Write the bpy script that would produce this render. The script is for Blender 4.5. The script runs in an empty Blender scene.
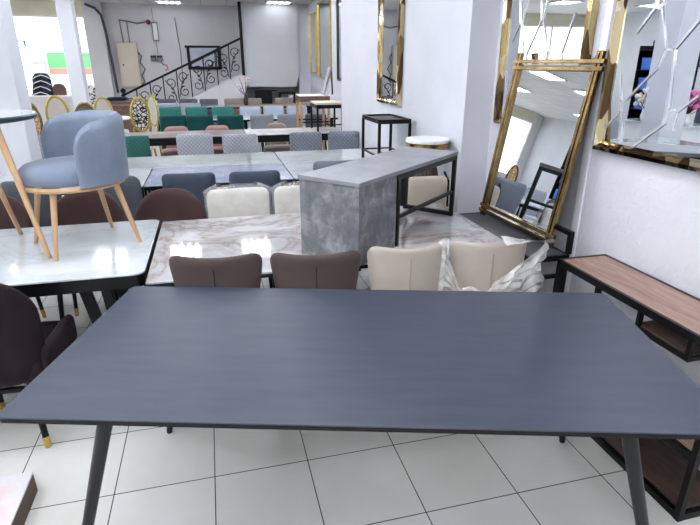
import bpy, bmesh, math, random
from mathutils import Vector, Matrix
random.seed(7)
S = bpy.context.scene
COL = S.collection
PI = math.pi
R = math.radians

# ------------------------------------------------------------------ materials
def lin(h):
    c = [int(h[i:i+2], 16) / 255 for i in (0, 2, 4)]
    return tuple([(x / 12.92 if x <= .04045 else ((x + .055) / 1.055) ** 2.4) for x in c] + [1.0])

def mat(name, col, rough=.5, metal=0.0, spec=.5, sheen=0.0, emit=0.0, coat=0.0):
    m = bpy.data.materials.new(name); m.use_nodes = True
    b = m.node_tree.nodes['Principled BSDF']
    b.inputs['Base Color'].default_value = lin(col)
    b.inputs['Roughness'].default_value = rough
    b.inputs['Metallic'].default_value = metal
    b.inputs['Specular IOR Level'].default_value = spec
    b.inputs['Sheen Weight'].default_value = sheen
    b.inputs['Coat Weight'].default_value = coat
    if emit:
        b.inputs['Emission Color'].default_value = lin(col); b.inputs['Emission Strength'].default_value = emit
    return m

def nd(m, t, **kw):
    n = m.node_tree.nodes.new(t)
    for k, v in kw.items(): setattr(n, k, v)
    return n
def lk(m, a, b): m.node_tree.links.new(a, b)
def bsdf(m): return m.node_tree.nodes['Principled BSDF']
def coord(m, scale=(1, 1, 1), loc=(0, 0, 0), rot=(0, 0, 0), src='Object'):
    t = nd(m, 'ShaderNodeTexCoord'); mp = nd(m, 'ShaderNodeMapping')
    mp.inputs['Scale'].default_value = scale; mp.inputs['Location'].default_value = loc; mp.inputs['Rotation'].default_value = rot
    lk(m, t.outputs[src], mp.inputs['Vector']); return mp.outputs['Vector']
def ramp(m, fac, stops):
    r = nd(m, 'ShaderNodeValToRGB'); e = r.color_ramp.elements
    while len(e) < len(stops): e.new(.5)
    for i, (p, c) in enumerate(stops): e[i].position = p; e[i].color = lin(c)
    lk(m, fac, r.inputs['Fac']); return r.outputs['Color']
def noise(m, vec, scale, detail=4, rough=.55, dist=0):
    n = nd(m, 'ShaderNodeTexNoise'); n.inputs['Scale'].default_value = scale; n.inputs['Detail'].default_value = detail
    n.inputs['Roughness'].default_value = rough; n.inputs['Distortion'].default_value = dist
    lk(m, vec, n.inputs['Vector']); return n.outputs['Fac']
def bump(m, h, strength=.2, dist=.01):
    b = nd(m, 'ShaderNodeBump'); b.inputs['Strength'].default_value = strength; b.inputs['Distance'].default_value = dist
    lk(m, h, b.inputs['Height']); lk(m, b.outputs['Normal'], bsdf(m).inputs['Normal'])
def noisy(name, c1, c2, scale, rough=.5, stretch=(1, 1, 1), bs=0, lo=.35, hi=.65, detail=4, dist=0, bscale=None, **kw):
    m = mat(name, c1, rough, **kw); v = coord(m, stretch)
    f = noise(m, v, scale, detail, dist=dist)
    lk(m, ramp(m, f, [(lo, c1), (hi, c2)]), bsdf(m).inputs['Base Color'])
    if bs: bump(m, noise(m, v, bscale or scale * 3, 3), bs)
    return m

M = {}
M['wall'] = noisy('wall_paint', 'd3d4da', 'dcdce1', 3, .5, bs=.6, bscale=34)
M['wall_smooth'] = noisy('smooth_paint', 'd3d5dc', 'dcdde3', 1.5, .5)
M['wall_back'] = noisy('back_wall_paint', 'cecbce', 'd8d6d8', 1.2, .6, bs=.12, bscale=14)
M['stair_white'] = noisy('stair_paint', 'e6e6ea', 'eeeef2', 2, .6)
M['slab'] = noisy('soffit_paint', 'd4d6da', 'dadcdf', 1.5, .6)
M['band'] = noisy('cornice_paint', 'd8d2bc', 'e2dcc8', 4, .6)
# floor tiles 0.4 m
m = mat('floor_tile', 'c9cbc8', .12, spec=.5); v = coord(m, loc=(.5176, -2.2477, 0))
br = nd(m, 'ShaderNodeTexBrick'); br.offset = 0; br.squash = 1
for k, val in (('Scale', 1), ('Mortar Size', .0022), ('Mortar Smooth', .1), ('Brick Width', .4), ('Row Height', .4), ('Bias', 0)): br.inputs[k].default_value = val
br.inputs['Color1'].default_value = lin('e8e8e2'); br.inputs['Color2'].default_value = lin('ebebe6'); br.inputs['Mortar'].default_value = lin('4b4a48')
lk(m, v, br.inputs['Vector'])
mx = nd(m, 'ShaderNodeMix', data_type='RGBA', blend_type='MULTIPLY'); mx.inputs['Factor'].default_value = .35
lk(m, br.outputs['Color'], mx.inputs['A']); lk(m, ramp(m, noise(m, v, 2.2, 5), [(.3, 'dcdcd8'), (.7, 'ffffff')]), mx.inputs['B'])
lk(m, mx.outputs['Result'], bsdf(m).inputs['Base Color'])
lk(m, ramp(m, noise(m, v, 3, 4), [(.3, '1a1a1a'), (.7, '4a4a4a')]), bsdf(m).inputs['Roughness'])
M['floor'] = m
# ceiling tiles 0.6
m = mat('ceiling_tile', 'e8e8e6', .7); v = coord(m)
br = nd(m, 'ShaderNodeTexBrick'); br.offset = 0
for k, val in (('Scale', 1), ('Mortar Size', .008), ('Brick Width', .6), ('Row Height', .6)): br.inputs[k].default_value = val
br.inputs['Color1'].default_value = lin('dcdcdc'); br.inputs['Color2'].default_value = lin('e4e4e2'); br.inputs['Mortar'].default_value = lin('b4b4b4')
lk(m, v, br.inputs['Vector']); lk(m, br.outputs['Color'], bsdf(m).inputs['Base Color'])
M['ceiling'] = m

M['black_top'] = noisy('matt_black_laminate', '343a47', '3a404d', 5, .40, stretch=(1, 5, 1), bs=.01, spec=.5)
M['black_edge'] = mat('black_edge', '08090c', .4, spec=.3)
M['black_metal'] = noisy('black_steel', '09090b', '0d0d10', 8, .42, spec=.3)
M['black_leg'] = noisy('black_leg_paint', '0f1013', '15161a', 6, .36, spec=.4)
M['gold'] = noisy('polished_gold', 'a9854a', 'c9a964', 9, .22, metal=1.0)
M['gold_bar'] = noisy('brushed_bronze', '6e5a3f', '97825a', 12, .24, metal=1.0, stretch=(1, 1, 8))
M['gold_matt'] = noisy('gold_paint', 'b39a52', 'c7b06a', 10, .35, metal=.7)
def velvet(name, a, b, sh=.15): return noisy(name, a, b, 5, .75, bs=.05, bscale=120, sheen=sh, lo=.3, hi=.7, spec=.25)
M['taupe'] = velvet('taupe_velvet', '453b38', '504542', .08)
M['brown'] = velvet('brown_velvet', '422f2f', '4f3a38', .12)
M['dark_brown'] = velvet('dark_brown_velvet', '1a1215', '22181c', .03)
M['cream'] = velvet('cream_fabric', 'a0988d', 'aba399')
M['white_fabric'] = velvet('white_fabric', 'd6d2c8', 'dedad0')
M['wrapped_white'] = noisy('creased_white_cover', 'd2cfc6', 'dfdcd4', 3, .45, bs=.55, bscale=8, dist=.6)
M['offwhite'] = velvet('offwhite_fabric', 'cfc6b4', 'd8cfbe')
M['blue'] = velvet('blue_velvet', '6d7787', '7f8999')
M['slate'] = velvet('slate_fabric', '3f4957', '4a5462')
M['steel_grey'] = velvet('steel_grey_fabric', '6d757f', '78808a')
M['teal'] = velvet('teal_velvet', '073f42', '0d4c4c')
M['light_teal'] = velvet('light_teal_velvet', '2f716c', '3b7e77')
M['ice'] = velvet('ice_grey_fabric', 'aab6c3', 'b5bfcb')
M['lavender'] = velvet('lavender_grey_fabric', 'a4a3ad', 'afaeb8')
M['mid_grey'] = velvet('mid_grey_fabric', '85888f', '8f9299')
M['dark_grey'] = velvet('dark_grey_fabric', '565a61', '61656c')
M['pink'] = velvet('dusty_pink_velvet', 'a17c78', 'ae8985')
M['stone'] = velvet('stone_fabric', '8d847b', '988f86')
M['dark_teal'] = noisy('dark_green_grey_lacquer', '22353a', '2a3f44', 6, .3)
M['navy'] = velvet('navy_fabric', '0f1530', '161d3a')
M['olive'] = velvet('olive_fabric', '6d7145', '7a7e50')
M['rust'] = velvet('rust_fabric', '5a3a22', '6a452a')
def quilt(name, a, b, k=70):
    m = mat(name, a, .7, sheen=.3); t = nd(m, 'ShaderNodeTexCoord'); sx = nd(m, 'ShaderNodeSeparateXYZ'); lk(m, t.outputs['Object'], sx.inputs[0])
    outs = []
    for op in ('ADD', 'SUBTRACT'):
        q = nd(m, 'ShaderNodeMath', operation=op); lk(m, sx.outputs['X'], q.inputs[0]); lk(m, sx.outputs['Z'], q.inputs[1])
        w = nd(m, 'ShaderNodeMath', operation='MULTIPLY'); lk(m, q.outputs[0], w.inputs[0]); w.inputs[1].default_value = k
        s = nd(m, 'ShaderNodeMath', operation='SINE'); lk(m, w.outputs[0], s.inputs[0])
        ab = nd(m, 'ShaderNodeMath', operation='ABSOLUTE'); lk(m, s.outputs[0], ab.inputs[0]); outs.append(ab.outputs[0])
    mn = nd(m, 'ShaderNodeMath', operation='MINIMUM'); lk(m, outs[0], mn.inputs[0]); lk(m, outs[1], mn.inputs[1])
    lk(m, ramp(m, mn.outputs[0], [(0, b), (.5, a)]), bsdf(m).inputs['Base Color']); bump(m, mn.outputs[0], .6, .01)
    return m
M['quilt_grey'] = quilt('quilted_grey_fabric', 'adb0b9', '8d909a')
M['quilt_blue'] = quilt('quilted_blue_grey_fabric', '858b96', '6d737e')
M['quilt_green'] = quilt('quilted_green_velvet', '1d6a60', '0f463f')
M['wood'] = noisy('light_beech', 'b5936e', 'c9a984', 3, .45, stretch=(6, 6, .6), detail=5)
def planks(name, a, b, c, rot=0):
    m = mat(name, a, .42); v = coord(m, (9, 1.1, 9)); f = noise(m, v, 3.2, 6, .6, 1.2)
    lk(m, ramp(m, f, [(.3, a), (.5, b), (.72, c)]), bsdf(m).inputs['Base Color']); bump(m, f, .05); return m
M['oak'] = planks('grey_oak', '7c6257', '957a6c', 'a98f80')
M['walnut'] = planks('dark_walnut', '41342d', '52443a', '645449')
M['dark_wood'] = noisy('dark_ribbed_wood', '3a2b29', '4a3836', 4, .45, stretch=(8, 8, 1))
M['brown_wood'] = planks('brown_wood', '5d463c', '6e564b', '7d6458')
def marble(name, base, vein, vein2, sc, w=.04, rough=.07, cloud=None):
    m = mat(name, base, rough, spec=.5, coat=.3); v = coord(m)
    n1 = noise(m, v, sc, 8, .6, 1.6)
    c1 = ramp(m, n1, [(.5 - w * 2.2, base), (.5 - w * .4, vein2), (.5, vein), (.5 + w * .5, vein2), (.5 + w * 2.2, base)])
    n2 = noise(m, v, sc * .6, 5, .6, .8); c2 = ramp(m, n2, [(.42, cloud or base), (.62, 'ffffff')])
    mx = nd(m, 'ShaderNodeMix', data_type='RGBA', blend_type='MULTIPLY'); mx.inputs['Factor'].default_value = 1
    lk(m, c1, mx.inputs['A']); lk(m, c2, mx.inputs['B']); lk(m, mx.outputs['Result'], bsdf(m).inputs['Base Color']); return m
M['marble'] = marble('gold_vein_marble', 'd2d2d5', 'a89f98', 'c0bab6', 1.7, .03, cloud='d2d0d0')
M['white_gloss'] = marble('white_sintered_stone', 'cfd3d6', 'bec5c9', 'c8cdd0', 2, .05, cloud='eef2f2')
M['blue_marble'] = marble('blue_grey_marble', 'c3c9d6', 'd8dce6', 'b5bccb', 2.2, .05, cloud='d9dde8')
M['grey_marble'] = marble('pale_grey_marble', 'c8cdcd', 'b8bfc0', 'c2c8c9', 2, .06, cloud='dfe5e2')
M['pinkish'] = marble('pinkish_grey_stone', 'aea6a6', 'a09897', 'a8a0a0', 2, .06, rough=.45)
M['white_matt'] = marble('white_veined_stone', 'dedede', 'b9b4ae', 'cfccc8', 2.2, .04, rough=.4)
M['carton_white'] = noisy('printed_white_film', 'dcdadd', 'd9c4c2', 4, .4, lo=.5, hi=.62)
M['carton_side'] = noisy('cardboard_edge', '5d5146', '6b5e51', 6, .8)
m = mat('cement_board', '7f8286', .5); v = coord(m); f = noise(m, v, 9, 9, .72, .3); f2 = noise(m, v, 2.2, 4)
lk(m, ramp(m, f, [(.28, '55585c'), (.48, '6f7276'), (.60, '8b8d8f'), (.72, 'adafae')]), bsdf(m).inputs['Base Color']); bump(m, f, .06); M['cement'] = m
m = mat('cement_board_smooth', '8b8d92', .4); v = coord(m); f = noise(m, v, 5, 6, .6, .5)
lk(m, ramp(m, f, [(.3, '7a7d82'), (.7, '92949a')]), bsdf(m).inputs['Base Color']); M['cement_top'] = m
M['cement_dark'] = noisy('dark_cement', '3e4043', '4c4e52', 6, .5, detail=7)
M['mirror'] = mat('mirror_glass', 'e6eaee', .005, metal=1.0)
M['dim_mirror'] = mat('dim_mirror_glass', '8c9096', .04, metal=1.0)
M['bevel'] = mat('bevelled_glass_strip', 'f0f2f4', .12, metal=.75)
m = mat('antique_mirror_frame', 'a9905a', .12, metal=1.0); v = coord(m, (14, 14, 5)); vo = nd(m, 'ShaderNodeTexVoronoi'); vo.inputs['Scale'].default_value = 1.2; lk(m, v, vo.inputs['Vector'])
lk(m, ramp(m, vo.outputs['Color'], [(.25, '5d4a33'), (.45, 'ab9468'), (.7, 'd4c49a'), (.95, 'f0e8d4')]), bsdf(m).inputs['Base Color']); bump(m, vo.outputs['Distance'], .3, .02); M['antique'] = m
m = mat('openwork_pattern', '101010', .4); v = coord(m, (22, 22, 22)); vo = nd(m, 'ShaderNodeTexVoronoi', feature='DISTANCE_TO_EDGE'); vo.inputs['Scale'].default_value = 1.0; lk(m, v, vo.inputs['Vector'])
lk(m, ramp(m, vo.outputs['Distance'], [(.09, '121210'), (.13, 'e8e8e2')]), bsdf(m).inputs['Base Color']); M['openwork'] = m
m = mat('filigree_pattern', 'b08a50', .4); v = coord(m, (20, 20, 20)); vo = nd(m, 'ShaderNodeTexVoronoi', feature='DISTANCE_TO_EDGE'); lk(m, v, vo.inputs['Vector'])
vo.inputs['Scale'].default_value = 1.0; lk(m, ramp(m, vo.outputs['Distance'], [(.09, 'b08a50'), (.14, 'ddd2bc')]), bsdf(m).inputs['Base Color']); M['filigree'] = m
m = mat('floral_print', 'e8e6e0', .6); v = coord(m, (12, 12, 12)); f = noise(m, v, 1.6, 2); lk(m, ramp(m, f, [(.42, '181818'), (.5, 'ecebe4')]), bsdf(m).inputs['Base Color']); M['floral'] = m
# clear plastic film
FILM = {'film': (.14, .28), 'film_thick': (.30, .70)}
for k_ in FILM:
    m = bpy.data.materials.new('clear_plastic_' + k_); m.use_nodes = True; nt = m.node_tree; b = bsdf(m)
    b.inputs['Base Color'].default_value = lin('f0efec'); b.inputs['Roughness'].default_value = .22
    tr = nd(m, 'ShaderNodeBsdfTransparent'); mixs = nd(m, 'ShaderNodeMixShader'); v = coord(m); f = noise(m, v, 9, 3, .5, 1.0)
    rr = nd(m, 'ShaderNodeMapRange'); rr.inputs[1].default_value = .35; rr.inputs[2].default_value = .7; rr.inputs[3].default_value = FILM[k_][0]; rr.inputs[4].default_value = FILM[k_][1]
    lk(m, f, rr.inputs[0]); lk(m, rr.outputs[0], mixs.inputs[0]); lk(m, tr.outputs[0], mixs.inputs[1]); lk(m, b.outputs[0], mixs.inputs[2])
    lk(m, mixs.outputs[0], nt.nodes['Material Output'].inputs['Surface']); bump(m, f, .35, .02); M[k_] = m
# window glass
m = bpy.data.materials.new('window_glass'); m.use_nodes = True; nt = m.node_tree; nt.nodes.remove(bsdf(m))
tr = nd(m, 'ShaderNodeBsdfTransparent'); gl = nd(m, 'ShaderNodeBsdfGlossy'); gl.inputs['Roughness'].default_value = .02; mixs = nd(m, 'ShaderNodeMixShader'); mixs.inputs[0].default_value = .06
lk(m, tr.outputs[0], mixs.inputs[1]); lk(m, gl.outputs[0], mixs.inputs[2]); lk(m, mixs.outputs[0], nt.nodes['Material Output'].inputs['Surface']); M['glass'] = m
M['panel_beige'] = noisy('beige_enamel', 'cfc4b6', 'd6ccbe', 3, .45)
M['white_plastic'] = noisy('white_plastic', 'e8e8ea', 'eeeeef', 6, .35)
M['red_plastic'] = noisy('red_plastic', '6d1720', '7c1c26', 6, .4)
M['dark_plastic'] = noisy('dark_plastic', '22242c', '2c2e36', 6, .45)
M['conduit'] = noisy('grey_conduit', '77767a', '838286', 6, .5)
M['cable'] = noisy('dark_cable', '3a3b42', '45464d', 8, .5)
M['twig'] = noisy('dark_twig', '3b2a26', '4a352f', 10, .8)
M['petal'] = noisy('pale_pink_petal', 'd8c2be', 'e6d6d2', 10, .7)
M['petal_pink'] = noisy('bright_pink_petal', 'd44f9b', 'e88bc0', 12, .7)
M['petal_white'] = noisy('white_petal', 'cfc6bc', 'e6dfd6', 12, .7)
M['green_sheet'] = noisy('green_hoarding', '4fae5c', '59b867', 2, .6)
M['red_sheet'] = noisy('red_band', 'c46a60', 'cc746a', 2, .6)
M['pave'] = noisy('pale_pavement', 'd8d6d2', 'e2e0dc', 1, .8)
M['kiosk'] = noisy('grey_kiosk', '9a9aa4', 'a6a6b0', 2, .7)
M['tube_light'] = mat('lamp_tube', 'f6f8ff', .4, emit=21.0)
M['tube_weak'] = mat('lamp_tube_weak', 'f6f8ff', .4, emit=5.0)
M['box_blue'] = noisy('blue_box_card', '3f6fc0', '4b7ccc', 4, .5)
M['box_grey'] = noisy('grey_box_card', '7a7f88', '8a8f98', 4, .5)
M['box_pink'] = noisy('pink_box_card', 'c9a0b4', 'd3abbf', 4, .5)

# ------------------------------------------------------------------ mesh helpers
def new(): return bmesh.new()
def box(bm, x0, x1, y0, y1, z0, z1, mtx=None):
    vs = [bm.verts.new((x, y, z)) for x in (x0, x1) for y in (y0, y1) for z in (z0, z1)]
    if mtx:
        for q in vs: q.co = mtx @ q.co
    for f in ((0, 1, 3, 2), (4, 6, 7, 5), (0, 4, 5, 1), (2, 3, 7, 6), (0, 2, 6, 4), (1, 5, 7, 3)): bm.faces.new([vs[i] for i in f])
    return bm
def bar(bm, a, b, w, h=None, up=(0, 0, 1)):
    a = Vector(a); b = Vector(b); d = (b - a).normalized(); u = Vector(up)
    if abs(d.dot(u)) > .95: u = Vector((0, 1, 0))
    s = d.cross(u).normalized(); u = s.cross(d).normalized(); h = h or w
    ring = lambda p: [bm.verts.new(p + s * i * w / 2 + u * j * h / 2) for i, j in ((-1, -1), (1, -1), (1, 1), (-1, 1))]
    A = ring(a); B = ring(b)
    for i in range(4): bm.faces.new((A[i], A[(i + 1) % 4], B[(i + 1) % 4], B[i]))
    bm.faces.new(A[::-1]); bm.faces.new(B); return bm
def tube(bm, pts, rad, n=10, flat=1.0):
    pts = [Vector(p) for p in pts]
    if not isinstance(rad, (list, tuple)): rad = [rad] * len(pts)
    rings = []; prev = None
    for i, p in enumerate(pts):
        d = (pts[min(i + 1, len(pts) - 1)] - pts[max(i - 1, 0)]).normalized()
        if prev is None:
            u = Vector((0, 0, 1)) if abs(d.z) < .9 else Vector((1, 0, 0))
        else: u = prev
        u = (u - d * u.dot(d)).normalized(); prev = u; s = d.cross(u)
        rings.append([bm.verts.new(p + (s * math.cos(2 * PI * k / n) + u * math.sin(2 * PI * k / n) * flat) * rad[i]) for k in range(n)])
    for a, b in zip(rings, rings[1:]):
        for k in range(n): bm.faces.new((a[k], a[(k + 1) % n], b[(k + 1) % n], b[k]))
    bm.faces.new(rings[0][::-1]); bm.faces.new(rings[-1]); return bm
def lathe(bm, prof, n=24, c=(0, 0, 0)):
    rings = [[bm.verts.new((c[0] + r * math.cos(2 * PI * k / n), c[1] + r * math.sin(2 * PI * k / n), c[2] + z)) for k in range(n)] for r, z in prof]
    for a, b in zip(rings, rings[1:]):
        for k in range(n): bm.faces.new((a[k], a[(k + 1) % n], b[(k + 1) % n], b[k]))
    bm.faces.new(rings[0][::-1]); bm.faces.new(rings[-1]); return bm
def prism(bm, poly, lo, hi, axis='z'):
    def P(a, b, t): return {'z': (a, b, t), 'y': (a, t, b), 'x': (t, a, b)}[axis]
    A = [bm.verts.new(P(a, b, lo)) for a, b in poly]; B = [bm.verts.new(P(a, b, hi)) for a, b in poly]; n = len(poly)
    for i in range(n): bm.faces.new((A[i], A[(i + 1) % n], B[(i + 1) % n], B[i]))
    bm.faces.new(A[::-1]); bm.faces.new(B); return bm
def rrect(x0, x1, y0, y1, r, n=6):
    out = []
    for cx, cy, a0 in ((x1 - r, y1 - r, 0), (x0 + r, y1 - r, 90), (x0 + r, y0 + r, 180), (x1 - r, y0 + r, 270)):
        for k in range(n + 1):
            a = R(a0 + 90 * k / n); out.append((cx + r * math.cos(a), cy + r * math.sin(a)))
    return out
def padded(bm, w0, w1, z0, z1, th, r=.05, curve=0.0, lean=0.0, crown=0.0, y=0.0, nu=16, nv=16, rb=.02, bulge=0.0, rough=0.0, pw=1.0):
    """an upholstered panel in the xz plane: half widths w0 (foot) to w1 (top), rounded top corners r"""
    H = z1 - z0; F = {}; sq = 10
    for j in range(nv + 1):
        v = .5 - .5 * math.cos(PI * j / nv); z = z0 + H * v
        hw = w0 + (w1 - w0) * v ** pw
        t = max(0, (z - (z1 - r)) / r) if r > 0 else 0; hw -= min(r, hw * .995) * (1 - math.sqrt(max(0, 1 - min(1, t) ** 2)))
        t = max(0, (z0 + rb - z) / rb); hw -= rb * (1 - math.sqrt(max(0, 1 - t * t)))
        for i in range(nu + 1):
            u = -math.cos(PI * i / nu); x = u * hw
            p = math.sqrt(max(0, (1 - abs(u) ** 6) * (1 - abs(2 * v - 1) ** sq)))
            yy = y - lean * v + curve * (x / max(w0, w1)) ** 2
            zz = z + crown * (1 - (x / max(w1, .01)) ** 2) * v ** 3
            rn = rough * (random.random() - .5)
            for s in (0, 1):
                F[(i, j, s)] = bm.verts.new((x + rn, yy + (1 if s else -1) * p * th / 2 + (bulge * p if s else 0) + rn, zz + rn))
    for j in range(nv):
        for i in range(nu):
            bm.faces.new((F[i, j, 0], F[i + 1, j, 0], F[i + 1, j + 1, 0], F[i, j + 1, 0]))
            bm.faces.new((F[i, j, 1], F[i, j + 1, 1], F[i + 1, j + 1, 1], F[i + 1, j, 1]))
    bmesh.ops.remove_doubles(bm, verts=bm.verts, dist=.0008)
    return bm
def cushion(bm, x0, x1, y0, y1, z0, z1, r=.05, n=5, puff=.012):
    prof = [(0.012, z0), (0, z0 + .01), (0, z1 - .02), (.008, z1 - .006), (.03, z1), (.10, z1 + puff)]
    rings = []
    for ins, z in prof:
        rings.append([bm.verts.new((a, b, z)) for a, b in rrect(x0 + ins, x1 - ins, y0 + ins, y1 - ins, max(.005, r - ins * .4), n)])
    for a, b in zip(rings, rings[1:]):
        k = len(a)
        for i in range(k): bm.faces.new((a[i], a[(i + 1) % k], b[(i + 1) % k], b[i]))
    bm.faces.new(rings[0][::-1]); bm.faces.new(rings[-1]); return bm

# ------------------------------------------------------------------ object helpers
def obj(name, bm, m, parent=None, bev=0, smooth=True, label=None):
    bmesh.ops.recalc_face_normals(bm, faces=bm.faces)
    me = bpy.data.meshes.new(name); bm.to_mesh(me); bm.free()
    me.materials.append(m)
    o = bpy.data.objects.new(name, me); COL.objects.link(o)
    if smooth:
        me.shade_smooth(); me.set_sharp_from_angle(angle=R(38))
    if bev:
        b = o.modifiers.new('edge', 'BEVEL'); b.width = bev; b.segments = 2; b.limit_method = 'ANGLE'; b.angle_limit = R(50)
    if parent: o.parent = parent
    if label: o['label'] = label
    return o
def tag(o, label, cat, group=None):
    o['label'] = label; o['category'] = cat
    if group: o['group'] = group
    return o
def thing(name, label, cat, loc=(0, 0, 0), rz=0, group=None):
    o = bpy.data.objects.new(name, None); COL.objects.link(o); o.empty_display_size = .1
    o.location = loc; o.rotation_euler = (0, 0, R(rz)); return tag(o, label, cat, group)
def struct(name, bm, m, parent=None, bev=0):
    o = obj(name, bm, m, parent, bev, smooth=False)
    if not parent: o['kind'] = 'structure'
    return o
def dup(root, loc, rz, label, group=None):
    r = root.copy(); COL.objects.link(r); r.location = loc; r.rotation_euler = (0, 0, R(rz)); r['label'] = label
    if group: r['group'] = group
    for ch in list(root.children):
        c = ch.copy(); COL.objects.link(c); c.parent = r
        for g in list(ch.children):
            d = g.copy(); COL.objects.link(d); d.parent = c
    return r
def place(proto, used, loc, rz, label, group=None):
    if proto.name in used: return dup(proto, loc, rz, label, group)
    used.add(proto.name); proto.location = loc; proto.rotation_euler = (0, 0, R(rz)); proto['label'] = label
    if group: proto['group'] = group
    return proto
USED = set()

# ------------------------------------------------------------------ camera
f_px, pitch, roll, yaw, CH = 523.744, .363692, .0011125, .251752, 1.646945
fw = Vector((math.sin(yaw) * math.cos(pitch), math.cos(yaw) * math.cos(pitch), -math.sin(pitch)))
rt = Vector((math.cos(yaw), -math.sin(yaw), 0)); up = rt.cross(fw)
r2 = math.cos(roll) * rt + math.sin(roll) * up; u2 = -math.sin(roll) * rt + math.cos(roll) * up
cd = bpy.data.cameras.new('camera'); cam = bpy.data.objects.new('camera', cd); COL.objects.link(cam)
cd.sensor_width = 36; cd.lens = f_px / 700 * 36; cd.clip_start = .02
mm = Matrix((r2, u2, -fw)).transposed().to_4x4(); mm.translation = (0, 0, CH); cam.matrix_world = mm
S.camera = cam

# ------------------------------------------------------------------ setting
WX = 1.94
struct('floor', box(new(), -8.1, 2.7, -3.1, 15.1, -.1, 0), M['floor'])
struct('ceiling', box(new(), -8.1, 2.7, -3.1, 15.1, 3.0, 3.1), M['ceiling'])
struct('wall_right', box(new(), WX, WX + .2, -3, 3.5, 0, 3.0), M['wall'])
struct('wall_right_pier', box(new(), 1.73, 2.66, 3.5, 7.2, 0, 3.0), M['wall_smooth'])
struct('wall_right_far', box(new(), 2.56, 2.66, 7.2, 15, 0, 3.0), M['wall_smooth'])
struct('wall_front', box(new(), -8, WX + .2, -3.1, -3, 0, 3.0), M['wall_smooth'])
# left wall with two openings
bm = new(); box(bm, -8.1, -8, -3, 15, 0, .9); box(bm, -8.1, -8, -3, 15, 2.5, 3)
for a, b in ((-3, 2.5), (5.5, 7.5), (10.5, 15)): box(bm, -8.1, -8, a, b, .9, 2.5)
struct('wall_left', bm, M['wall_smooth'])
def window(name, x0, x1, z0, z1, y, frame, mull):
    bm = new()
    for z in (z0, z1): box(bm, x0, x1, y - .03, y + .03, z - .025, z + .025)
    for x in [x0 + .02, x1 - .02] + mull: box(bm, x - .02, x + .02, y - .03, y + .03, z0, z1)
    w = struct(name, bm, M[frame]); struct('window_pane', box(new(), x0, x1, y - .004, y + .004, z0, z1), M['glass'], w)
# back wall, opening x -5.2..-2.35
bm = new(); box(bm, -8, -7.7, 14.95, 15.05, 0, 3); box(bm, -7.7, -2.72, 14.85, 15.05, 0, .87); box(bm, -2.72, 2.6, 14.95, 15.05, 0, 3)
struct('wall_back', bm, M['wall_back'])
struct('trim_1', box(new(), -7.7, -2.72, 14.86, 15.05, 2.68, 3.0), M['band'])
window('window_1', -7.7, -2.72, .87, 2.68, 14.98, 'white_plastic', [-6.2, -4.75])
struct('wall_back_pier', box(new(), -2.70, -2.29, 14.7, 14.95, 0, 3.0), M['wall_back'])
for i, (a, b) in enumerate(((2.5, 5.5), (7.5, 10.5))):
    bm = new()
    for z in (.92, 2.48): box(bm, -8.08, -8.02, a, b, z - .03, z + .03)
    for y in (a + .03, (a + b) / 2, b - .03): box(bm, -8.08, -8.02, y - .03, y + .03, .9, 2.5)
    w = struct('window_%d' % (i + 2), bm, M['white_plastic']); struct('window_pane', box(new(), -8.055, -8.045, a, b, .9, 2.5), M['glass'], w)
struct('pillar_1', box(new(), -2.06, -1.70, 5.65, 5.98, 0, 3.0), M['wall_smooth'], bev=.01)
struct('pillar_2', box(new(), -2.33, -2.09, 10.5, 10.78, 0, 3.0), M['wall_smooth'], bev=.01)
struct('pillar_3', box(new(), -4.2, -3.85, 8.0, 8.35, 0, 3.0), M['wall_smooth'], bev=.01)
struct('trim_2', box(new(), WX - .012, WX, 2.40, 2.45, 0, 3.0), M['stair_white'])
# stairs against the back wall
struct('wall_stairs', prism(new(), [(-2.28, 0), (.92, 0), (.92, 1.44), (.787, 1.385)], 14.0, 14.94, 'y'), M['stair_white'])
bm = new(); prism(bm, [(.92, 1.10), (2.18, 1.08), (2.27, 1.42), (2.27, 3.0), (.92, 3.0)], 14.0, 14.94, 'y')
struct('wall_landing', bm, M['slab'])
struct('wall_back_right', box(new(), 2.275, 2.56, 14.05, 14.95, 0, 3.0), M['wall_smooth'])
struct('ground_outside', box(new(), -30, 12, 15.1, 45, -.1, -.001), M['pave'])
struct('ground_side', box(new(), -30, -8.15, -12, 15.0, -.1, -.001), M['pave'])

# outside the window
t = thing('site_hoarding', 'green site fence with a red band across the street', 'fence', (-4.6, 24, 0))
obj('green_sheet', box(new(), -1.35, 1.9, -.02, .02, 1.45, 2.02), M['green_sheet'], t)
obj('red_band', box(new(), -1.35, 1.9, -.03, .03, 1.22, 1.45), M['red_sheet'], t)
obj('white_plinth', box(new(), -1.35, 1.9, -.02, .02, 0, 1.22), M['stair_white'], t)
t = thing('kiosk', 'pale grey booth outside seen through the window', 'kiosk', (-6.28, 24.0, 0))
obj('booth_body', box(new(), -.2, .2, -.15, .3, 0, 1.68), M['kiosk'], t); obj('booth_roof', box(new(), -.24, .24, -.2, .34, 1.68, 1.74), M['white_plastic'], t)
t = thing('street_lamp', 'thin dark street lamp with a bent arm outside the window', 'street lamp', (-6.62, 24, 0))
obj('pole', tube(new(), [(0, 0, 0), (0, 0, 2.28)], .02), M['kiosk'], t)
bm = new(); bar(bm, (0, 0, 2.25), (0, 0, 2.42), .06); bar(bm, (.03, 0, 2.42), (-.32, 0, 2.42), .05); obj('lamp_arm', bm, M['dark_plastic'], t)

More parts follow.
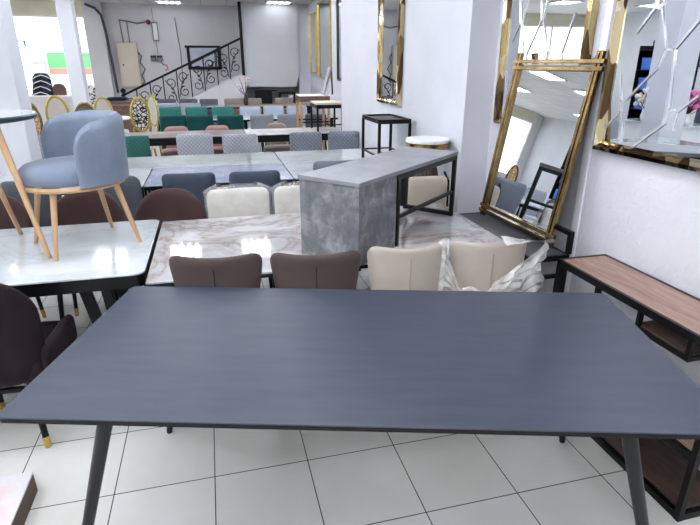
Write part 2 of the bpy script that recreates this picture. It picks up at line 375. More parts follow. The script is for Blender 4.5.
# ------------------------------------------------------------------ ceiling lights
fx = thing('ceiling_light', '', 'ceiling light')
bm = new()
for a, b in ((-.3, -.27), (.27, .3)): box(bm, a, b, -.3, .3, -.035, -.002); box(bm, -.27, .27, a, b, -.035, -.002)
box(bm, -.27, .27, -.27, .27, -.012, -.002)
obj('light_frame', bm, M['white_plastic'], fx)
for k in range(4): obj('lamp_tube', box(new(), -.23 + k * .13, -.16 + k * .13, -.25, .25, -.03, -.013), M['tube_light'], fx, bev=.01)
xs = [-6.9, -5.65, -4.4, -3.15, -1.9, -.65, .6]
for y in (-1.9, -.65, .6, 1.8, 3.1, 5.6, 7.5, 9.3, 11.9):  # some front rows are added only to brighten the floor and near table
    for x in xs:
        if x in (-1.9, -.65, .6, -4.4, -6.9) or y in (9.3,):
            place(fx, USED, (x, y, 3), 0, 'white four-tube ceiling light panel over the room, in a grid with extra front rows added for brightness', 'ceiling lights over the showroom')
for y in (8.1, 9.9, 11.9): place(fx, USED, (1.9, y, 3), 0, 'white four-tube ceiling light panel over the room, in a grid with extra front rows added for brightness', 'ceiling lights over the showroom')  # unseen panels added to lift the dark far right wall and landing
fx2 = dup(fx, (-.72, 14.25, 3), 0, 'four-tube ceiling light above the stair railing', None)
if 'group' in fx2: del fx2['group']
for ch in fx2.children:
    if ch.name.startswith('lamp_tube'):
        ch.data = ch.data.copy(); ch.data.materials[0] = M['tube_weak']
dup(fx2, (1.77, 13.65, 3), 0, 'four-tube ceiling light in front of the grey stair landing')

# ------------------------------------------------------------------ back wall fittings
t = thing('electrical_panel', 'large beige electrical cabinet on the back wall', 'electrical panel', (-1.86, 14.925, 1.6))
q = obj('cabinet_body', box(new(), -.24, .24, -.1, .02, -.52, .51), M['panel_beige'], t, bev=.01)
obj('cabinet_door', box(new(), -.215, .215, -.112, -.1, -.495, .485), M['panel_beige'], t, bev=.004)
obj('lock', lathe(new(), [(.02, 0), (.02, .015)], 12), M['dark_plastic'], t).matrix_local = Matrix.Translation((-.12, -.112, 0)) @ Matrix.Rotation(R(90), 4, 'X')
bm = new()
tube(bm, [(-1.93, 14.93, 2.11), (-1.95, 14.93, 2.62)], .012); tube(bm, [(-1.78, 14.93, 2.11), (-1.79, 14.93, 2.62)], .012)
tube(bm, [(-1.97, 14.92, 2.62), (-1.8, 14.92, 2.6), (-1.55, 14.92, 2.55), (-1.3, 14.92, 2.6)], .016)
tag(obj('conduit', bm, M['conduit']), 'grey wiring conduit rising from the beige cabinet to the ceiling', 'conduit')
bm = new(); lathe(bm, [(.05, 0), (.055, .03), (.03, .06)], 16)
o = tag(obj('fire_bell', bm, M['red_plastic']), 'small dark red fire bell high on the back wall', 'alarm bell'); o.matrix_world = Matrix.Translation((-1.29, 14.945, 2.585)) @ Matrix.Rotation(R(90), 4, 'X')
t = thing('emergency_light', 'slim white emergency light hung upright on the back wall', 'wall light', (-1.15, 14.94, 2.37))
bm = new()
for a, b in ((-.07, -.05), (.05, .07)): box(bm, a, b, -.04, 0, -.22, .22)
for a, b in ((-.22, -.19), (.19, .22)): box(bm, -.07, .07, -.04, 0, a, b)
obj('light_housing', bm, M['conduit'], t); obj('diffuser', box(new(), -.05, .05, -.03, 0, -.19, .19), M['white_plastic'], t)
for i, (x, l) in enumerate(((-1.27, 'small dark switch box on the back wall, beside the beige cabinet'), (-1.12, 'small dark switch box on the back wall, under the emergency light'))):
    t = thing('switch_box', l, 'switch box', (x, 14.94, 1.75)); obj('box_body', box(new(), -.065, .065, -.08, 0, -.06, .07), M['dark_plastic'], t, bev=.006); obj('box_lid', box(new(), -.06, .06, -.09, -.08, -.055, .02), M['conduit'], t)
bm = new(); tube(bm, [(-1.1, 14.93, 1.68), (-1.06, 14.93, 1.6), (-.98, 14.93, 1.6), (-.95, 14.93, 1.5), (-1.02, 14.93, 1.47)], .014)
tag(obj('wall_wire', bm, M['red_sheet']), 'loose pinkish wire hanging below the switch boxes', 'wire')
bm = new(); tube(bm, [(-.66, 14.94, 2.7), (-.6, 14.94, 1.9), (-.62, 14.94, 1.2)], .012); tag(obj('wall_pipe', bm, M['conduit']), 'thin vertical pipe on the back wall beside the framed mirror', 'pipe')
bm = new(); tube(bm, [(-1.18, 14.94, 2.9), (-1.15, 14.94, 1.85)], .006); tag(obj('lamp_wire', bm, M['conduit']), 'thin grey wire running down past the emergency light', 'wire')
bm = new(); tube(bm, [(-1.66, 14.94, 1.95), (-1.55, 14.94, 1.8), (-1.6, 14.94, 1.65), (-1.5, 14.94, 1.5), (-1.6, 14.94, 1.35), (-1.55, 14.94, 1.2), (-1.64, 14.94, 1.12)], .014)
tag(obj('loose_cables', bm, M['cable']), 'tangle of dark loose cable beside the beige cabinet', 'cable')
bm = new(); tube(bm, [(-2.62, 14.66, 2.93), (-2.42, 14.66, 2.85), (-2.3, 14.66, 2.7), (-2.25, 14.66, 2.3), (-2.21, 14.66, 1.6), (-2.18, 14.66, .95)], .03)
tag(obj('thick_cable', bm, M['cable']), 'thick dark cable running down the corner of the back pier', 'cable')
t = thing('framed_mirror', 'small black-framed mirror on the back wall behind the stair railing', 'mirror', (-.03, 14.93, 1.77))
bm = new()
for a, b in ((-.42, -.35), (.33, .42)): box(bm, a, b, -.06, 0, -.27, .28)
box(bm, -.46, .42, -.08, 0, .24, .29); box(bm, -.42, .42, -.06, 0, -.28, -.21)
obj('mirror_frame', bm, M['black_metal'], t, bev=.005); obj('mirror_pane', box(new(), -.36, .34, -.02, -.005, -.22, .25), M['dim_mirror'], t)

# stair railing
t = thing('stair_railing', 'black wrought iron railing with scrolls up the stairs', 'railing', (-1.96, 13.95, 0))
def hz(x): return .933 + .451 * x
def bz(x): return max(.02, .88 + .441 * (x - 1.615))
bm = new(); bar(bm, (-.05, 0, hz(-.05)), (2.86, 0, hz(2.86)), .05, .05); obj('handrail', bm, M['black_metal'], t)
bm = new(); tube(bm, [(0, 0, 0), (0, 0, .98)], .035); lathe(bm, [(.02, 0), (.06, .03), (.06, .08), (.01, .12)], 12, (0, 0, .97)); obj('newel_post', bm, M['black_metal'], t)
bm = new(); box(bm, 2.80, 2.87, -.03, .03, 1.36, 3.0); obj('upper_post', bm, M['black_metal'], t)
bx = [.30, .62, .93, 1.25, 1.57, 1.89, 2.21, 2.51]
for x in bx: obj('baluster', bar(new(), (x, 0, bz(x)), (x, 0, hz(x)), .025), M['black_metal'], t)
ed = [0.0] + bx + [2.82]
def spiral(cx, cz, r, s, a0, turns=1.25, n=16):
    return [(cx + s * r * (1 - .72 * k / n) * math.cos(a0 + turns * 2 * PI * k / n), 0, cz + r * (1 - .72 * k / n) * math.sin(a0 + turns * 2 * PI * k / n)) for k in range(n + 1)]
for k, (a, b) in enumerate(zip(ed, ed[1:])):
    c = (a + b) / 2; zt = hz(c); zb = bz(c); zm = (zt + zb) / 2; s = 1 if k % 2 else -1; w = (b - a) * .40
    bm = new()
    p = spiral(c, zm + .16, w, s, -PI / 2); q = spiral(c, zm - .18, w, -s, PI / 2)
    tube(bm, p, .011, 6); tube(bm, q, .011, 6)
    tube(bm, [(c - s * w * .9, 0, zm + .22), (c + s * w * .5, 0, zm), (c + s * w, 0, zm - .3)], .010, 6)
    for dz in (.02, -.06): bmesh.ops.create_icosphere(bm, subdivisions=1, radius=.025, matrix=Matrix.Translation((c + s * w * .3, 0, zm + dz)))
    obj('scroll', bm, M['black_metal'], t)

# ------------------------------------------------------------------ tables
def legs4(t, x0, x1, y0, y1, zt, w=.045, ins=.06, splay=0, m='black_metal', spots=None):
    iy = .28
    for sx, sy in spots or ((x0 + ins, y0 + iy), (x1 - ins, y0 + iy), (x1 - ins, y1 - iy), (x0 + ins, y1 - iy)):
        dx = splay * (1 if sx > (x0 + x1) / 2 else -1); dy = splay * (1 if sy > (y0 + y1) / 2 else -1)
        bm = new(); bar(bm, (sx + dx, sy + dy, 0), (sx, sy, zt), w); obj('leg', bm, M[m], t, bev=.004)
def slab_table(label, x0, x1, y0, y1, zt, m, group=None, apron=.0, th=.012, r=.01, name='dining_table', edge='black_edge', splay=0, legw=.05, frame=True, spots=None):
    cx, cy = (x0 + x1) / 2, (y0 + y1) / 2; t = thing(name, label, 'table', (cx, cy, 0), 0, group)
    a, b = (x1 - x0) / 2, (y1 - y0) / 2
    obj('tabletop', prism(new(), rrect(-a, a, -b, b, r), zt - th, zt), M[m], t, bev=.003)
    zu = zt - th
    if frame:
        bm = new(); h = apron or .03; i = .006
        prism(bm, rrect(-a + i, a - i, -b + i, b - i, max(.005, r - i)), zu - h, zu - .0005); obj('table_frame', bm, M[edge], t); zu -= h
    legs4(t, -a, a, -b, b, zu, legw, .09 if splay else .06, splay, spots=spots)
    return t

# the big black table in front
th_ = R(-16.4); t = thing('dining_table', 'long matt black dining table with splayed round legs, nearest of all the tables', 'table', (.444, 1.526, 0), -16.4)
obj('tabletop', prism(new(), rrect(-1.0, .995, -.449, .447, .022), .746, .75), M['black_top'], t, bev=.0015)
obj('tabletop_edge', prism(new(), rrect(-.999, .994, -.448, .446, .022), .732, .7458), M['black_edge'], t)
for sx in (-1, 1):
    for sy in (-1, 1):
        bm = new(); tube(bm, [(sx * .925, sy * .428, 0), (sx * .925, sy * .428, .012), (sx * .735, sy * .345, .731)], [.012, .0135, .0225], 20)
        l = obj('leg', bm, M['black_leg'], t)
        obj('leg_cap', lathe(new(), [(.045, .724), (.045, .7318)], 16, (sx * .735, sy * .345, 0)), M['black_metal'], l)

T = .72
# white table on the left
t = thing('dining_table', 'glossy white stone table with black frame holding the blue chair', 'table', (-1.27, 2.93, 0))
obj('tabletop', prism(new(), rrect(-.92, .90, -.462, .48, .05), T - .012, T), M['white_gloss'], t, bev=.003)
obj('apron', prism(new(), rrect(-.915, .895, -.457, .475, .05), T - .075, T - .0125), M['black_edge'], t)
for sx in (-1, 1):
    for sy in (-1, 1):
        bm = new(); x = .70 * sx; y = .36 if sy > 0 else -.36
        if sy > 0: y = .18
        for d in (0, -.10 * sx): bar(bm, (x + .07 * sx + d * .35, y + .05 * sy, 0), (x + d, y, T - .075), .05, .035)
        obj('leg', bm, M['black_metal'], t, bev=.004)
# marble table
slab_table('white marble table with beige veins holding the cement desk', -.352, 1.53, 2.335, 3.345, T, 'marble', r=.004, apron=.02, spots=((-.89, -.45), (.90, -.14), (.90, .11), (-.89, .11)))

# second row of tables
g2 = 'tables in the second double row'
slab_table('white table left of the pale blue marble table, dark line between them', -1.72, -.542, 4.17, 4.895, .78, 'white_gloss', g2)
slab_table('pale blue grey marble table behind the two slate chairs', -.535, .602, 4.17, 4.895, .78, 'blue_marble', g2)
slab_table('glossy white table under the small black nest table', .609, 1.71, 4.17, 4.895, .78, 'white_gloss', g2)
slab_table('long pale grey table behind the blue marble table, in front of the quilted chairs', -1.66, .602, 4.905, 5.55, .78, 'grey_marble', g2)
slab_table('white table in front of the blue quilted chairs beside the pier', .609, 1.71, 4.905, 5.55, .78, 'white_gloss', g2)
g3 = 'tables in the third row'
slab_table('white table behind the blue barrel chair in the third row', -2.45, -1.06, 7.24, 7.92, .75, 'white_gloss', g3)
slab_table('pinkish grey table in front of the pink chairs', -1.05, .435, 7.24, 7.92, .75, 'pinkish', g3, apron=.09)
slab_table('white veined table in the third row under the cream topped side table', .445, 2.12, 7.24, 7.92, .75, 'white_matt', g3, apron=.09)
g4 = 'tables in the fourth row'
slab_table('white table behind the dark green chairs', -.8, .52, 9.45, 10.2, .75, 'white_gloss', g4)
slab_table('white table behind the grey chairs in the fourth row', .53, 2.2, 9.4, 10.15, .75, 'white_gloss', g4)
g5 = 'tables in the last row before the stairs'
slab_table('white table between the lavender and grey chairs near the stairs', -1.2, .32, 12.35, 12.95, .75, 'white_gloss', g5)
slab_table('beige wood topped table in front of the grey stair landing', .36, 2.3, 12.2, 12.95, .75, 'oak', g5)
# round white table far left
t = thing('round_table', 'small round white pedestal table beside the openwork oval chair', 'table', (-1.56, 9.75, 0))
obj('tabletop', lathe(new(), [(.22, .76), (.25, .772), (.25, .79), (.22, .80)], 32), M['stair_white'], t)
obj('pedestal', lathe(new(), [(.2, 0), (.2, .02), (.05, .06), (.04, .6), (.12, .759)], 20), M['dark_grey'], t)

# ------------------------------------------------------------------ chairs
def taper_legs(t, w, d0, d1, zt, m='black_metal', tip=None, r0=.011, r1=.017, sp=.03):
    for sx in (-1, 1):
        for y, sy in ((d0, -1), (d1, 1)):
            a = Vector((sx * (w + sp), y + sy * sp, 0)); b = Vector((sx * w, y, zt)); k = a.lerp(b, .16)
            l = obj('leg', tube(new(), [a, b], [r0, r1], 10), M[m], t)
            if tip: obj('leg_tip', tube(new(), [a + Vector((0, 0, .001)), k], [r0 + .0012, r0 + .0022], 10), M[tip], l, label='gold metal leg tip')
def seam(t, z0, z1, y, m, lean=0):
    return obj('back_seam', bar(new(), (0, y, z0), (0, y - lean, z1), .006, .004), M[m], t)
def square_chair(name, label, m, hw=.205, top=.86, r=.03, leg='black_metal', crown=0.0, w0=None):
    t = thing(name, label, 'chair')
    obj('backrest', padded(new(), (w0 or hw) * .97, hw, .40, top, .06, r, lean=.045, y=-.17, curve=.015, crown=crown), M[m], t)
    obj('seat', cushion(new(), -.205, .205, -.16, .24, .40, .475), M[m], t)
    taper_legs(t, .165, -.12, .19, .40, leg)
    return t
def round_chair(name, label, m, hw=.235, top=.86, r=.2, tip='gold', curve=.07):
    t = thing(name, label, 'chair')
    obj('backrest', padded(new(), hw * .93, hw, .42, top, .07, r, lean=.04, y=-.2, curve=curve, nv=20), M[m], t)
    obj('seat', cushion(new(), -.22, .22, -.18, .25, .40, .48, r=.1), M[m], t)
    taper_legs(t, .15, -.12, .18, .41, 'black_metal', tip)
    return t
def wing_chair(name, label, m, hw=.222):
    t = thing(name, label, 'chair')
    b = obj('backrest', padded(new(), .15, hw, .46, .86, .05, .06, lean=.02, y=-.15, curve=.06, crown=-.012, nv=20, pw=.8, rb=.03), M[m], t)
    obj('back_seam', bar(new(), (0, -.181, .5), (0, -.193, .80), .004, .006), M['dark_brown' if m == 'taupe' else 'stone'], b)
    obj('seat', cushion(new(), -.195, .195, -.15, .27, .40, .475, r=.09), M[m], t)
    taper_legs(t, .15, -.09, .19, .40, 'black_metal', 'gold')
    return t
gw = 'wing back chairs behind the black table'
c1 = wing_chair('wing_chair', '', 'taupe', .215)
place(c1, USED, (-.018, 2.40, 0), -9, 'dark taupe wing back chair at the marble table, next to the white table', gw)
place(c1, USED, (.425, 2.325, 0), -9, 'dark taupe wing back chair standing before the cement desk pedestal', gw)
c2 = wing_chair('wing_chair', '', 'cream', .2)
place(c2, USED, (.86, 2.31, 0), -7, 'uncovered cream wing back chair between the taupe chair and the film-draped chair', gw)
c3 = wing_chair('wing_chair', '', 'cream', .2)
place(c3, USED, (1.275, 2.285, 0), -9, 'cream wing back chair with clear plastic film slipping off its back', gw)
# draped film on c3: covers the right and lower part of the back in folds
def film_sheet(fn, nu, nv):
    bm = new(); G = [[bm.verts.new(fn(i / nu, j / nv)) for j in range(nv + 1)] for i in range(nu + 1)]
    for i in range(nu):
        for j in range(nv): bm.faces.new((G[i][j], G[i + 1][j], G[i + 1][j + 1], G[i][j + 1]))
    return bm
def f3(u, v):
    x = -.235 + .50 * u
    top = .66 + .20 * max(0, (u - .42) / .58) ** .9 + .16 * max(0, 1 - u / .16) - .03 * math.sin(PI * u)
    z = top * (1 - v) + .52 * v
    fold = .014 * math.sin(26 * u + 9 * v) + .010 * math.sin(41 * v + 13 * u)
    return (x + .02 * math.sin(12 * v) * u, -.205 + .045 * (x / .2) ** 2 * .6 - .012 + fold, z + .008 * math.sin(30 * u))
obj('plastic_film', film_sheet(f3, 40, 24), M['film_thick'], c3, label='clear plastic film in loose folds')
def f3b(u, v):
    x = .05 + .24 * u; y = -.215 + .09 * v + .03 * u
    return (x + .05 * u * v, y + .007 * math.sin(14 * u + 6 * v), .868 - .02 * (1 - u) * (1 - v) - .06 * u * v)
obj('plastic_film', film_sheet(f3b, 20, 10), M['film_thick'], c3, label='clear plastic film in loose folds')
def f3c(u, v):
    a = PI * 1.5 * u; return (-.235 + .03 * math.cos(a), -.16 + .03 * math.sin(a), .52 + .34 * v + .01 * math.sin(9 * u))
obj('plastic_film', film_sheet(f3c, 10, 12), M['film_thick'], c3, label='clear plastic film in loose folds')

# dark chair at left
t = thing('bucket_chair', 'very dark brown bucket chair with gold tipped legs at the left edge', 'chair', (-1.005, 2.36, 0), -4)
obj('backrest', padded(new(), .23, .26, .36, .885, .07, .23, lean=.06, y=-.17, curve=.10, nv=22, nu=20), M['dark_brown'], t)
obj('seat', cushion(new(), -.25, .25, -.16, .25, .36, .47, r=.09), M['dark_brown'], t)
for s in (-1, 1):
    bm = new(); padded(bm, .19, .19, .38, .52, .05, .05, y=0); bmesh.ops.rotate(bm, verts=bm.verts, matrix=Matrix.Rotation(R(90), 3, 'Z')); bmesh.ops.translate(bm, verts=bm.verts, vec=(s * .245, .03, 0))
    obj('side_wing', bm, M['dark_brown'], t)
taper_legs(t, .14, -.10, .19, .37, 'black_metal', 'gold', r0=.013, r1=.017, sp=.02)
obj('leg_brace', bar(new(), (-.18, -.14, .33), (.18, -.14, .33), .02), M['black_metal'], t)

# brown round-backed chairs and white wrapped chairs behind the left tables
gb = 'brown round backed chairs across the table'
c = round_chair('round_back_chair', '', 'brown')
place(c, USED, (-.325, 3.42, 0), 178, 'brown round backed chair beside the white wrapped chairs', gb)
place(c, USED, (-.845, 3.50, 0), 180, 'brown round backed chair seen between the legs of the blue barrel chair', gb)
place(c, USED, (-1.41, 3.52, 0), 182, 'brown round backed chair behind the wooden side table legs', gb)
c = square_chair('wrapped_chair', '', 'wrapped_white', .21, .85, .05)
def wrap(u, v):
    a = 2 * PI * u; ex = lambda t: abs(t) ** .35 * (1 if t > 0 else -1)
    x = .222 * ex(math.cos(a)); y = .047 * ex(math.sin(a)); k = 1 - .0 * v
    n = .006 * math.sin(5 * a + 8 * v) + .004 * math.sin(9 * a - 12 * v)
    if v > .92: x *= 1 - (v - .92) * 4; y *= 1 - (v - .92) * 8
    return (x * k + n, y - .185 - .03 * v + n, .50 + .375 * v + .010 * math.sin(5 * a) * v)
obj('plastic_wrap', film_sheet(wrap, 60, 24), M['film'], c, label='crumpled clear plastic wrap')
gwr = 'white chairs still in plastic wrap'
place(c, USED, (.135, 3.385, 0), 181, 'white chair in crumpled plastic wrap beside the brown round backed chair', gwr)
place(c, USED, (.58, 3.37, 0), 179, 'white chair in crumpled plastic wrap partly hidden by the cement desk', gwr)

# slate chairs, near side of the second row
gs = 'slate chairs at the second row'
c = square_chair('square_back_chair', '', 'slate', .19, .90, .04)
place(c, USED, (-.19, 4.17, 0), -2, 'dark slate square backed chair directly behind the brown round backed chair', gs)
place(c, USED, (.285, 4.13, 0), -2, 'dark slate square backed chair behind the white wrapped chairs, beside the cement desk', gs)
c = square_chair('square_back_chair', '', 'steel_grey', .19, .95, .04)
place(c, USED, (.925, 4.14, 0), -4, 'plain grey chair peeking above the cement desk top')
c = square_chair('square_back_chair', '', 'dark_grey', .19, .90, .06)
place(c, USED, (-.72, 4.17, 0), 0, 'dark grey green chair mostly hidden under the blue barrel chair')
place(c, USED, (-1.25, 4.17, 0), 0, 'dark grey green chair behind the wooden side table')

# quilted chairs, far side of second row
gq = 'quilted chairs across the second row'
c = square_chair('quilted_chair', '', 'quilt_grey', .205, .88, .035)
place(c, USED, (-.20, 6.24, 0), 182, 'pale grey quilted chair next to the green quilted chair', gq)
place(c, USED, (.308, 6.11, 0), 181, 'pale grey quilted chair, the second to the right of the green quilted chair', gq)
place(c, USED, (-1.80, 6.53, 0), 180, 'pale grey quilted chair behind the blue barrel chair beside the near column', gq)
c = square_chair('quilted_chair', '', 'quilt_blue', .195, .88, .035)
place(c, USED, (1.075, 6.11, 0), 180, 'blue grey quilted chair standing apart in front of the white veined table', gq)
place(c, USED, (1.53, 6.08, 0), 179, 'blue grey quilted chair against the white pier', gq)
c = square_chair('quilted_chair', 'green quilted chair beside the blue barrel chair', 'quilt_green', .2, .88, .03); place(c, USED, (-.90, 6.23, 0), 180, 'green quilted chair just beside the blue barrel chair back', gq)

# pink, teal, grey rows
gp = 'dusty pink chairs behind the third row'
c = round_chair('round_back_chair', '', 'pink', .175, .78, .08, 'gold', .03)
place(c, USED, (-.51, 7.93 + .1, 0), 180, 'dusty pink chair behind the pinkish table, below the first dark green chair', gp)
place(c, USED, (.075, 7.93 + .09, 0), 180, 'dusty pink chair behind the pinkish table, below the gap in the dark green chairs', gp)
c = round_chair('round_back_chair', '', 'stone', .155, .795, .08, 'gold', .03)
place(c, USED, (.95, 8.0, 0), 180, 'beige grey chair top just above the white veined table')
gt = 'dark green velvet chairs'
c = square_chair('square_back_chair', '', 'teal', .21, .86, .03)
for x, y, l in ((-.592, 9.38, 'dark green velvet chair nearest the openwork oval chair'), (-.169, 9.27, 'dark green velvet chair in the middle of the three'), (.309, 9.15, 'dark green velvet chair next to the grey chairs')):
    place(c, USED, (x, y, 0), -2, l, gt)
gg = 'grey chairs beside the dark green chairs'
c = square_chair('square_back_chair', '', 'mid_grey', .195, .86, .035)
place(c, USED, (.822, 9.2, 0), -2, 'mid grey chair next to the dark green velvet chairs', gg)
place(c, USED, (1.255, 9.1, 0), -2, 'mid grey chair between another grey chair and the far wooden table leg', gg)
c = square_chair('square_back_chair', '', 'dark_grey', .18, .86, .035); place(c, USED, (1.70, 9.05, 0), -3, 'darker grey chair behind the far cream topped side table', gg)
gl = 'light green chairs'
c = square_chair('square_back_chair', '', 'light_teal', .205, .865, .03)
for x, y, l in ((-.742, 10.72, 'light green chair behind the first dark green chair by the oval chairs'), (-.261, 10.62, 'light green chair behind the middle dark green chair'), (.230, 10.52, 'light green chair beside the ice grey chairs')):
    place(c, USED, (x, y, 0), 180, l, gl)
gi = 'ice grey chairs beside the light green chairs'
c = square_chair('square_back_chair', '', 'ice', .20, .865, .03)
for x, y, l in ((.741, 10.42, 'ice grey chair next to the light green chairs'), (1.197, 10.5, 'ice grey chair in the middle of three, behind the mid grey chairs'), (1.65, 10.45, 'ice grey chair nearest the far wooden bar table')):
    place(c, USED, (x, y, 0), 180, l, gi)
gv = 'lavender grey chairs near the stairs'
c = square_chair('square_back_chair', '', 'lavender', .21, .86, .03)
for x, y, l in ((-.869, 12.28, 'lavender grey chair behind the first light green chair'), (-.401, 12.18, 'lavender grey chair behind the gap between light green chairs')):
    place(c, USED, (x, y, 0), 0, l, gv)
gf = 'grey chairs in the last row below the stairs'
c = square_chair('square_back_chair', '', 'dark_grey', .21, .86, .03)
for x, y, l in ((-.969, 13.25, 'dark grey chair in the last row, closest to the brown sideboard'), (-.483, 13.15, 'dark grey chair in the last row, middle of three'), (-.019, 13.05, 'dark grey chair in the last row, at the foot of the white stair side')):
    place(c, USED, (x, y, 0), 180, l, gf)
gh = 'stone coloured chairs behind the beige table'
c = square_chair('square_back_chair', '', 'stone', .22, .86, .03)
place(c, USED, (.556, 13.1, 0), 180, 'stone coloured chair behind the beige table beside the blossom vase', gh)
place(c, USED, (1.0, 13.12, 0), 180, 'stone coloured chair behind the beige table, below the black cabinet', gh)
place(c, USED, (1.75, 13.12, 0), 180, 'stone coloured chair behind the beige table, below the black open frame table', gh)

# ------------------------------------------------------------------ oval back chairs
def oval_chair(label, panel, loc, rz, zc=.93, top=.25, hw=.185, rim='gold_matt', group=None):
    t = thing('oval_back_chair', label, 'chair', loc, rz, group)
    bm = new(); pts = [(hw * math.cos(2 * PI * k / 32), -.2, zc + top * math.sin(2 * PI * k / 32)) for k in range(33)]
    tube(bm, pts, .014, 8, 1.3); obj('back_rim', bm, M[rim], t, label='rounded rim of the oval back')
    bm = new(); ring = [[bm.verts.new(((hw - .012) * s * math.cos(2 * PI * k / 28), -.2 + dy * (1 - s), zc + (top - .012) * s * math.sin(2 * PI * k / 28))) for k in range(28)] for s in (1, .7, .35) for dy in (.03,)]
    for a, b in zip(ring, ring[1:]):
        for k in range(28): bm.faces.new((a[k], a[(k + 1) % 28], b[(k + 1) % 28], b[k]))
    bm.faces.new(ring[-1]); geom = bmesh.ops.solidify(bm, geom=bm.faces[:], thickness=.014); obj('back_panel', bm, M[panel], t)
    obj('seat', cushion(new(), -.215, .215, -.19, .23, .42, .50, r=.12), M['white_fabric'], t)
    for s in (-1, 1): obj('back_post', tube(new(), [(s * .12, -.17, .42), (s * .12, -.2, zc - top * .74)], .015), M[rim], t)
    taper_legs(t, .17, -.15, .18, .42, 'gold_matt', None)
    return t
go = 'oval backed chairs on the left'
oval_chair('oval backed chair with black and white openwork in a gold rim', 'openwork', (-1.10, 8.62, 0), 30, .935, .235, .135, group=go)
oval_chair('white oval chair with gold rim seen edge-on beside the openwork chair', 'white_fabric', (-1.09, 9.36, 0), 122, .91, .24, .17, group=go)
oval_chair('white oval chair with gold rim behind the barrel chair, under the navy stack', 'white_fabric', (-2.30, 9.2, 0), 20, .93, .25, .15, group=go)
oval_chair('oval chair with gold filigree back beside the near column', 'filigree', (-2.33, 8.36, 0), -10, .90, .24, .13, 'gold_bar', group=go)
oval_chair('taupe oval backed chair just above the blue barrel chair', 'stone', (-1.72, 8.62, 0), 0, .88, .23, .15, 'gold_bar', group=go)
oval_chair('white oval chair with gold rim beside the brown sideboard', 'white_fabric', (-1.74, 10.55, 0), -25, .83, .25, .17, group=go)

# brown sideboard with dark throw, far left
t = thing('sideboard', 'brown sideboard below the foot of the stair railing', 'sideboard', (-1.86, 12.2, 0))
obj('carcass', box(new(), -.2, .42, -.25, .2, .0, .92), M['brown_wood'], t, bev=.01)
for s in (0, 1): obj('door', box(new(), -.19 + s * .3, .10 + s * .3, -.265, -.251, .1, .80), M['brown_wood'], t, bev=.006)
obj('top_strip', box(new(), -.2, .43, -.27, .2, .83, .855), M['oak'], t, label='pale strip under the top')
bm = new(); padded(bm, .2, .2, -.12, .12, .07, .04, rb=.04); bmesh.ops.rotate(bm, verts=bm.verts, matrix=Matrix.Rotation(R(90), 3, 'X')); bmesh.ops.translate(bm, verts=bm.verts, vec=(-1.84, 12.15, .957))
tag(obj('seat_cushion', bm, M['navy']), 'dark navy cushion lying on the brown sideboard', 'cushion')

# chairs outside the window: a stack of four navy and two single ones
gn = 'navy banquet chairs stacked outside'
def banquet(label, m, tm, hw, top, group=None):
    t = thing('banquet_chair', label, 'chair', (0, 0, 0), 0, group)
    obj('backrest', padded(new(), hw * .92, hw, .50, top, .05, .10, y=-.2, crown=.05), M[m], t)
    obj('back_trim', tube(new(), [(-hw * .98, -.235, top - .10), (-hw * .6, -.24, top - .045), (0, -.24, top + .0), (hw * .6, -.24, top - .045), (hw * .98, -.235, top - .10)], .011), M[tm], t, label='white piping on the back')
    obj('seat', cushion(new(), -.2, .2, -.18, .22, .42, .50), M[m], t)
    taper_legs(t, .18, -.16, .19, .42, 'black_metal')
    return t
c = banquet('', 'navy', 'white_plastic', .22, .95, gn)
for k, l in enumerate(('navy banquet chair outside, lowest of the stack', 'navy banquet chair outside, second from the bottom of the stack', 'navy banquet chair outside, second from the top of the stack', 'navy banquet chair outside, topmost of the stack')):
    place(c, USED, (-4.15 + k * .01, 15.75 + .07 * k, .135 * k), 0, l, gn)
c = banquet('', 'rust', 'dark_plastic', .17, 1.10); place(c, USED, (-3.74, 15.9, 0), 0, 'dark brown banquet chair outside beside the navy stack')
c = banquet('', 'floral', 'dark_plastic', .19, 1.19); place(c, USED, (-2.72, 13.4, 0), 170, 'black and white floral chair under the window, beside the middle column')

# ------------------------------------------------------------------ blue barrel chair on the white table
BC = Vector((-.728, 3.011, T)); BRZ = -60.3   # local +Y faces left and a little forward
BRZ = math.degrees(math.atan2(-.5, -.87)) - 90
t = thing('barrel_chair', 'blue velvet barrel chair with light wood legs, standing on the white table', 'chair', BC, BRZ)
SZ = .355
bm = new(); pts = []
n = 40; rx, ry = .262, .262
bm2 = new(); tube(bm2, [(.236 * math.cos(2 * PI * k / n), .240 * math.sin(2 * PI * k / n), SZ - .012) for k in range(n + 1)], .014, 8)
obj('seat_ring', bm2, M['wood'], t, label='light wood ring under the seat')
bm = new()
prof = [(.86, 0), (.965, .006), (1, .028), (.995, .05), (.96, .072), (.88, .088), (.7, .098), (.35, .102)]
rings = [[bm.verts.new((.240 * k * math.cos(2 * PI * i / n), .25 * k * math.sin(2 * PI * i / n), SZ + z)) for i in range(n)] for k, z in prof]
for a, b in zip(rings, rings[1:]):
    for i in range(n): bm.faces.new((a[i], a[(i + 1) % n], b[(i + 1) % n], b[i]))
bm.faces.new(rings[0][::-1]); bm.faces.new(rings[-1]); obj('seat', bm, M['blue'], t)
